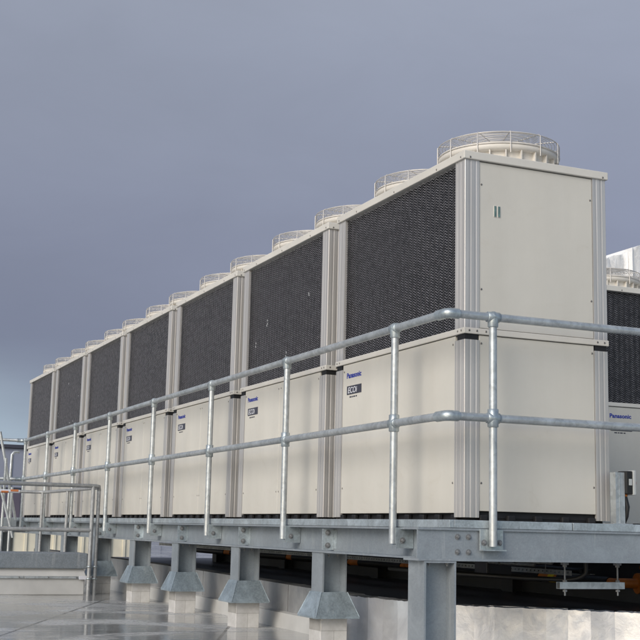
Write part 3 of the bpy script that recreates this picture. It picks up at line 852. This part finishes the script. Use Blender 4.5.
def ramp(fac, stops, mult=1):
    nd = nt.nodes.new('ShaderNodeValToRGB'); nt.links.new(fac, nd.inputs[0]); e = nd.color_ramp.elements
    while len(e) < len(stops): e.new(.5)
    for el, (p, c) in zip(e, stops): el.position = p; el.color = tuple(c) + (1,)
    return nd.outputs[0]
def math_(op, a, b=None):
    nd = nt.nodes.new('ShaderNodeMath'); nd.operation = op
    for i, v in enumerate((a, b)):
        if v is None: continue
        if isinstance(v, (int, float)): nd.inputs[i].default_value = v
        else: nt.links.new(v, nd.inputs[i])
    return nd.outputs[0]
mp_ = nt.nodes.new('ShaderNodeMapping'); nt.links.new(tc.outputs['Generated'], mp_.inputs[0]); mp_.inputs['Scale'].default_value = (1, 1, 2.2)
nz = nt.nodes.new('ShaderNodeTexNoise'); nt.links.new(mp_.outputs[0], nz.inputs['Vector']); nz.inputs['Scale'].default_value = 2.6; nz.inputs['Detail'].default_value = 5; nz.inputs['Roughness'].default_value = .5
zz = math_('ADD', sep.outputs[2], math_('MULTIPLY', math_('SUBTRACT', nz.outputs['Fac'], .5), .10))
cloud = ramp(zz, [(0.0, (.37, .43, .50)), (.06, (.254, .294, .380)), (.13, (.214, .243, .335)), (.22, (.242, .270, .364)), (.40, (.310, .344, .434)), (.7, (.37, .40, .46))])
# clear strip low on the left
lft = math_('MULTIPLY', math_('SUBTRACT', math_('MULTIPLY', sep.outputs[1], 1.0), math_('MULTIPLY', sep.outputs[0], 1.0)), 1.0)
m1 = nt.nodes.new('ShaderNodeMapRange'); m1.interpolation_type = 'SMOOTHSTEP'; nt.links.new(lft, m1.inputs[0]); m1.inputs[1].default_value = .62; m1.inputs[2].default_value = .95
m2 = nt.nodes.new('ShaderNodeMapRange'); m2.interpolation_type = 'SMOOTHSTEP'; nt.links.new(zz, m2.inputs[0]); m2.inputs[1].default_value = .15; m2.inputs[2].default_value = .0
cm = nt.nodes.new('ShaderNodeMixRGB'); nt.links.new(math_('MULTIPLY', m1.outputs[0], m2.outputs[0]), cm.inputs[0]); nt.links.new(cloud, cm.inputs[1]); cm.inputs[2].default_value = (.56, .72, .82, 1)
# broad soft cloud lumps, brighter to the right
n2 = nt.nodes.new('ShaderNodeTexNoise'); nt.links.new(mp_.outputs[0], n2.inputs['Vector']); n2.inputs['Scale'].default_value = 5.5; n2.inputs['Detail'].default_value = 7; n2.inputs['Roughness'].default_value = .55; n2.inputs['Distortion'].default_value = .4
br = math_('ADD', math_('ADD', math_('MULTIPLY', math_('SUBTRACT', n2.outputs['Fac'], .5), .20), .955), math_('MULTIPLY', math_('SUBTRACT', sep.outputs[0], .35), .28))
cl2 = nt.nodes.new('ShaderNodeVectorMath'); cl2.operation = 'SCALE'; nt.links.new(cm.outputs[0], cl2.inputs[0]); nt.links.new(br, cl2.inputs['Scale'])
sca = nt.nodes.new('ShaderNodeVectorMath'); sca.operation = 'SCALE'; nt.links.new(cl2.outputs[0], sca.inputs[0]); sca.inputs['Scale'].default_value = 1 / SK
# the storm bank stands ahead (+Y, +X); clear nishita sky behind
fwd = math_('ADD', math_('MULTIPLY', sep.outputs[1], .92), math_('MULTIPLY', sep.outputs[0], .39))
mk = nt.nodes.new('ShaderNodeMapRange'); mk.interpolation_type = 'SMOOTHSTEP'; nt.links.new(fwd, mk.inputs[0]); mk.inputs[1].default_value = -.15; mk.inputs[2].default_value = .35
fm = nt.nodes.new('ShaderNodeMixRGB'); nt.links.new(mk.outputs[0], fm.inputs[0]); nt.links.new(sky.outputs[0], fm.inputs[1]); nt.links.new(sca.outputs[0], fm.inputs[2])
nt.links.new(fm.outputs[0], bg.inputs[0])
sc.view_settings.view_transform = 'Standard'; sc.view_settings.look = 'None'; sc.view_settings.gamma = 1; sc.view_settings.use_curve_mapping = False
sc.view_settings.exposure = 0.1
